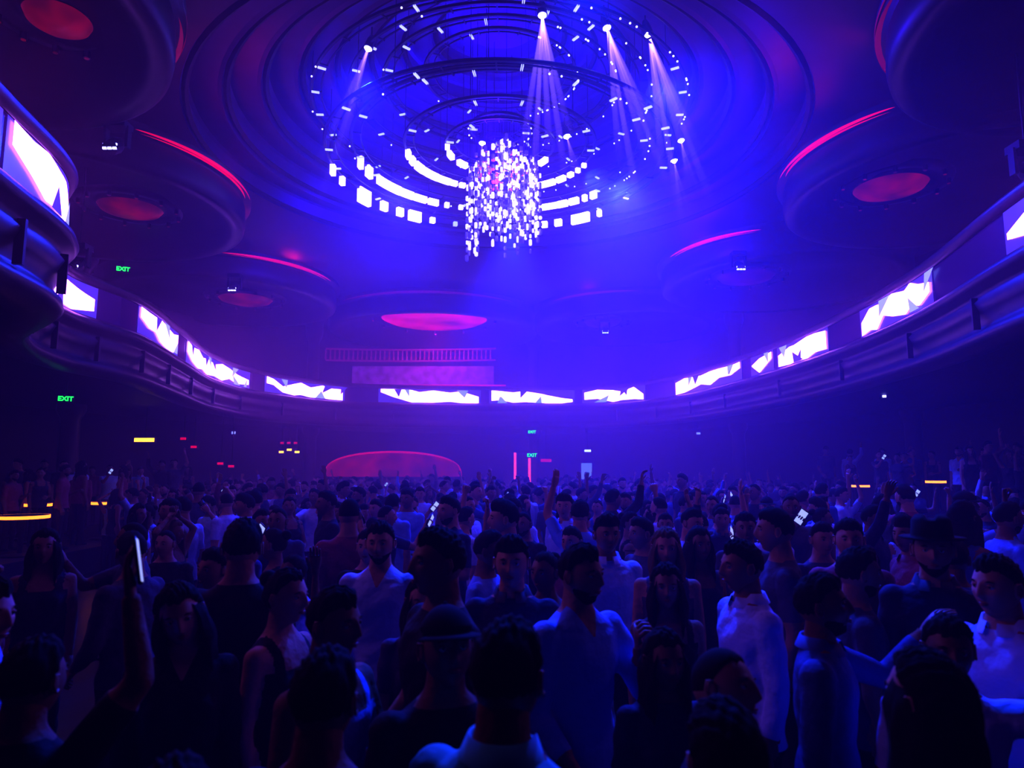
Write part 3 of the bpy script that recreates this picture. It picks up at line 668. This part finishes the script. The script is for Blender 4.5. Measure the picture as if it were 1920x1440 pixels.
NEAR=[
('man',-.27,2.72,1.87,-60,BLK,dict(L='down',R='relax',fat=1.12,hair='short',hp=-3)),
('man',.28,3.0,1.78,35,LBL,dict(L='sip',R='relax',sleeve=1.7,hair='short',neck='v',beard=True,hy=10)),
('man',0.0,3.45,1.77,-5,NAV,dict(L='down',R='down',hair='quiff',neck='collar')),
('man',-.78,4.15,1.79,0,WHT_BLUE,dict(sleeve=1.7,hair='short',neck='v',beard=True,L='relax',R='relax')),
('woman',.79,3.6,1.62,0,BLK,dict(fem=True,hair='long',sleeve=.05,neck='tank',hy=-10)),
('man',1.12,3.35,1.76,-80,WHT_BLUE,dict(sleeve=1.7,hair='short',neck='collar')),
('man',1.2,2.75,1.69,60,DEN,dict(sleeve=1.8,hair='short',beard=True,neck='collar',L='ext',hp=-8)),
('man',1.66,3.4,1.72,80,GRY,dict(hair='short',beard=True)),
('man',.58,2.0,1.60,50,BLK,dict(hair='crop',hr=-14,hp=-12,L='relax')),
('man',-.02,1.62,1.75,155,TEAL,dict(hair='short',neck='collar',fat=1.05)),
('man',-.46,1.72,1.66,170,BLK,dict(hair='short')),
('man',-.62,2.4,1.70,65,LBL,dict(hair='short',sleeve=.02,neck='tank',L='front')),
('man',-.2,2.15,1.68,20,BLK,dict(hair='cap',hp=-10)),
('woman',-1.25,2.7,1.68,25,BLK,dict(fem=True,hair='long',sleeve=1.9,hp=10,hr=12,neck='v')),
('man',-1.78,2.35,1.74,80,LBL,dict(hair='short',sleeve=1.8,fat=1.08,neck='collar')),
('man',-1.28,3.3,1.86,190,BLK,dict(hair='short',sleeve=1.9,fat=1.1)),
('woman',-.98,3.0,1.68,70,BLK,dict(fem=True,hair='bun',sleeve=.02,neck='tank',L='drink')),
('woman',.95,4.3,1.74,-10,GRY,dict(fem=True,hair='long',light=True,sleeve=.02,neck='tank')),
('man',2.05,3.4,1.84,-30,NAV,dict(hair='fedora',beard=True,sleeve=1.9,neck='collar')),
('man',1.95,2.8,1.76,-70,WHT_BLUE,dict(hair='short',sleeve=1.9,neck='collar')),
('woman',1.02,1.72,1.66,-150,BLK,dict(fem=True,hair='long',sleeve=.02,neck='tank',R='drink',hold=(1,'glass'))),
('man',.44,1.46,1.62,185,BLK,dict(hair='short')),
('man',-.62,1.3,1.57,180,BLK,dict(hair='short')),
('man',-1.36,2.0,1.62,170,BLK,dict(hair='short',R='up',L='down',hold=(1,'phone'))),
('man',1.5,2.45,1.60,-20,WHT_BLUE,dict(hair='short',R='relax',L='wave',sleeve=.8)),
('woman',.55,2.6,1.52,10,NAV,dict(fem=True,hair='long',sleeve=.7)),
('woman',-.42,3.3,1.60,10,GRY,dict(fem=True,hair='long',sleeve=.7)),
('man',.62,4.6,1.80,10,WHT_BLUE,dict(hair='quiff',sleeve=1.7,neck='collar')),
]
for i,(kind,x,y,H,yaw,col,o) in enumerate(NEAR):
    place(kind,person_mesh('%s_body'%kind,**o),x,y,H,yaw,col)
VAR=[dict(),dict(L='up'),dict(R='up2',sleeve=1.8,neck='collar'),dict(fem=True,hair='long',sleeve=.02,neck='tank'),dict(L='drink',beard=True,neck='v'),dict(hair='cap',R='relax'),
dict(fem=True,hair='pony',sleeve=.6,L='wave'),dict(L='overhead',R='overhead',fem=True,hair='long',sleeve=.02,neck='tank',light=True),dict(hair='quiff',sleeve=1.85,neck='collar',hy=30),dict(R='phone',hold=(1,'phone'),hair='crop',hy=-20),dict(fat=1.15,hair='crop',beard=True,R='fist'),dict(fem=True,hair='bun',hy=-30,L='front',sleeve=.1,neck='tank'),dict(hair='short',hy=-25,hp=8,L='relax',R='drink',sleeve=1.8)]
WT=[2.2,1.4,1.0,3,2,1.1,1.3,1.2,2.4,1.3,1.0,2,2]
VM=[person_mesh('clubber_body_%d'%i,hi=False,**d) for i,d in enumerate(VAR)]
crowd=empty('dance_crowd')
pts=[(p[1],p[2],.45) for p in NEAR]+[(t[0],t[1],.55) for t in TAB]
cols=[BLK,BLK,NAV,WHT_BLUE,WHT_BLUE,LBL,DEN,GRY,GRY,(.35,.5,.8),(.3,.06,.10)]
wt=np.array(WT)/sum(WT)
def ground(x,y):
    hw_l=np.interp(y,[0,8,12,18,25,30],[-6,-7,-8.3,-8.3,-10.5,-8.5]); hw_r=np.interp(y,[0,8,12,18,25,30],[7,8,9,9,9,7])
    if -12<x<-8.8 and 11.7<y<20.4: return TL if x<-8.95 else None
    if 9.7<x<12.3 and 10.5<y<22: return TR
    return 0 if hw_l<x<hw_r else None
cnt=0
for _ in range(20000):
    y=3.8+26.4*rng.rand()**1.15; x=rng.uniform(-12,12.8)
    if abs(x)>y*.85+1: continue
    z=ground(x,y)
    if z is None: continue
    m=.46+.014*y
    if z==TL and rng.rand()<.75: continue
    if 5<y<13.5 and x/y<-.55 and x/y>-.78: continue
    if 7<y<19 and (abs(x/y-.615)<.028 or abs(x/y-.505)<.022): continue
    if any((x-a)**2+(y-b)**2<max(m,c)**2 for a,b,c in pts): continue
    pts.append((x,y,m)); k=rng.choice(len(VM),p=wt); fem=VAR[k].get('fem',False)
    if y<6 and k in(1,2,7): k=0
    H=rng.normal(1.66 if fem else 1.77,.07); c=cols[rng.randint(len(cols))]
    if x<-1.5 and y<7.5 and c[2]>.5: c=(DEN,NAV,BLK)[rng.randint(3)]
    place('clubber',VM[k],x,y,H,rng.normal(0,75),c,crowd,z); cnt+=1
print('crowd',cnt)
# ------------------------------------------------------------------ haze : thin at the edges, thick over the dance floor and towards the far side
hz=bpy.data.materials.new('club_haze'); hz.use_nodes=True; nt=hz.node_tree; nt.nodes.clear()
out=nt.nodes.new('ShaderNodeOutputMaterial'); vs=nt.nodes.new('ShaderNodeVolumeScatter'); vs.inputs['Anisotropy'].default_value=.4; vs.inputs['Color'].default_value=(.85,.4,1,1); nt.links.new(vs.outputs[0],out.inputs['Volume'])
tc=nt.nodes.new('ShaderNodeTexCoord'); sx=nt.nodes.new('ShaderNodeSeparateXYZ'); nt.links.new(tc.outputs['Object'],sx.inputs[0])
q1=mth(nt,'POWER',mth(nt,'DIVIDE',mth(nt,'ABSOLUTE',mth(nt,'SUBTRACT',sx.outputs[0],.0)),8.5),2.0)
q2=mth(nt,'POWER',mth(nt,'DIVIDE',mth(nt,'ABSOLUTE',mth(nt,'SUBTRACT',sx.outputs[1],24.0)),11.0),2.0)
ga=mth(nt,'POWER',2.718,mth(nt,'MULTIPLY',mth(nt,'ADD',q1,q2),-1.0))
nt.links.new(mth(nt,'ADD',mth(nt,'MULTIPLY',ga,.055),.006),vs.inputs['Density'])
g=G(); g.add([(ctr[0]+(WA-.05)*math.cos(2*math.pi*i/40),ctr[1]+(WB-.05)*math.sin(2*math.pi*i/40),z) for z in(.02,14.2) for i in range(40)],[tuple(range(39,-1,-1)),tuple(range(40,80))]+[(i,(i+1)%40,40+(i+1)%40,40+i) for i in range(40)])
g.obj('haze',[hz])
# world + camera
w=bpy.data.worlds.new('World'); sc.world=w; w.use_nodes=True; w.node_tree.nodes['Background'].inputs[0].default_value=(.002,.0,.02,1); w.node_tree.nodes['Background'].inputs[1].default_value=.2
cd=bpy.data.cameras.new('camera'); cd.lens=24; cd.sensor_width=36; cam=bpy.data.objects.new('camera',cd); COL.objects.link(cam); cam.location=(0,0,2.1); cam.rotation_euler=(math.radians(90+7.1),0,0); sc.camera=cam; cd.clip_start=.05
cd.dof.use_dof=True; cd.dof.focus_distance=14; cd.dof.aperture_fstop=2.8
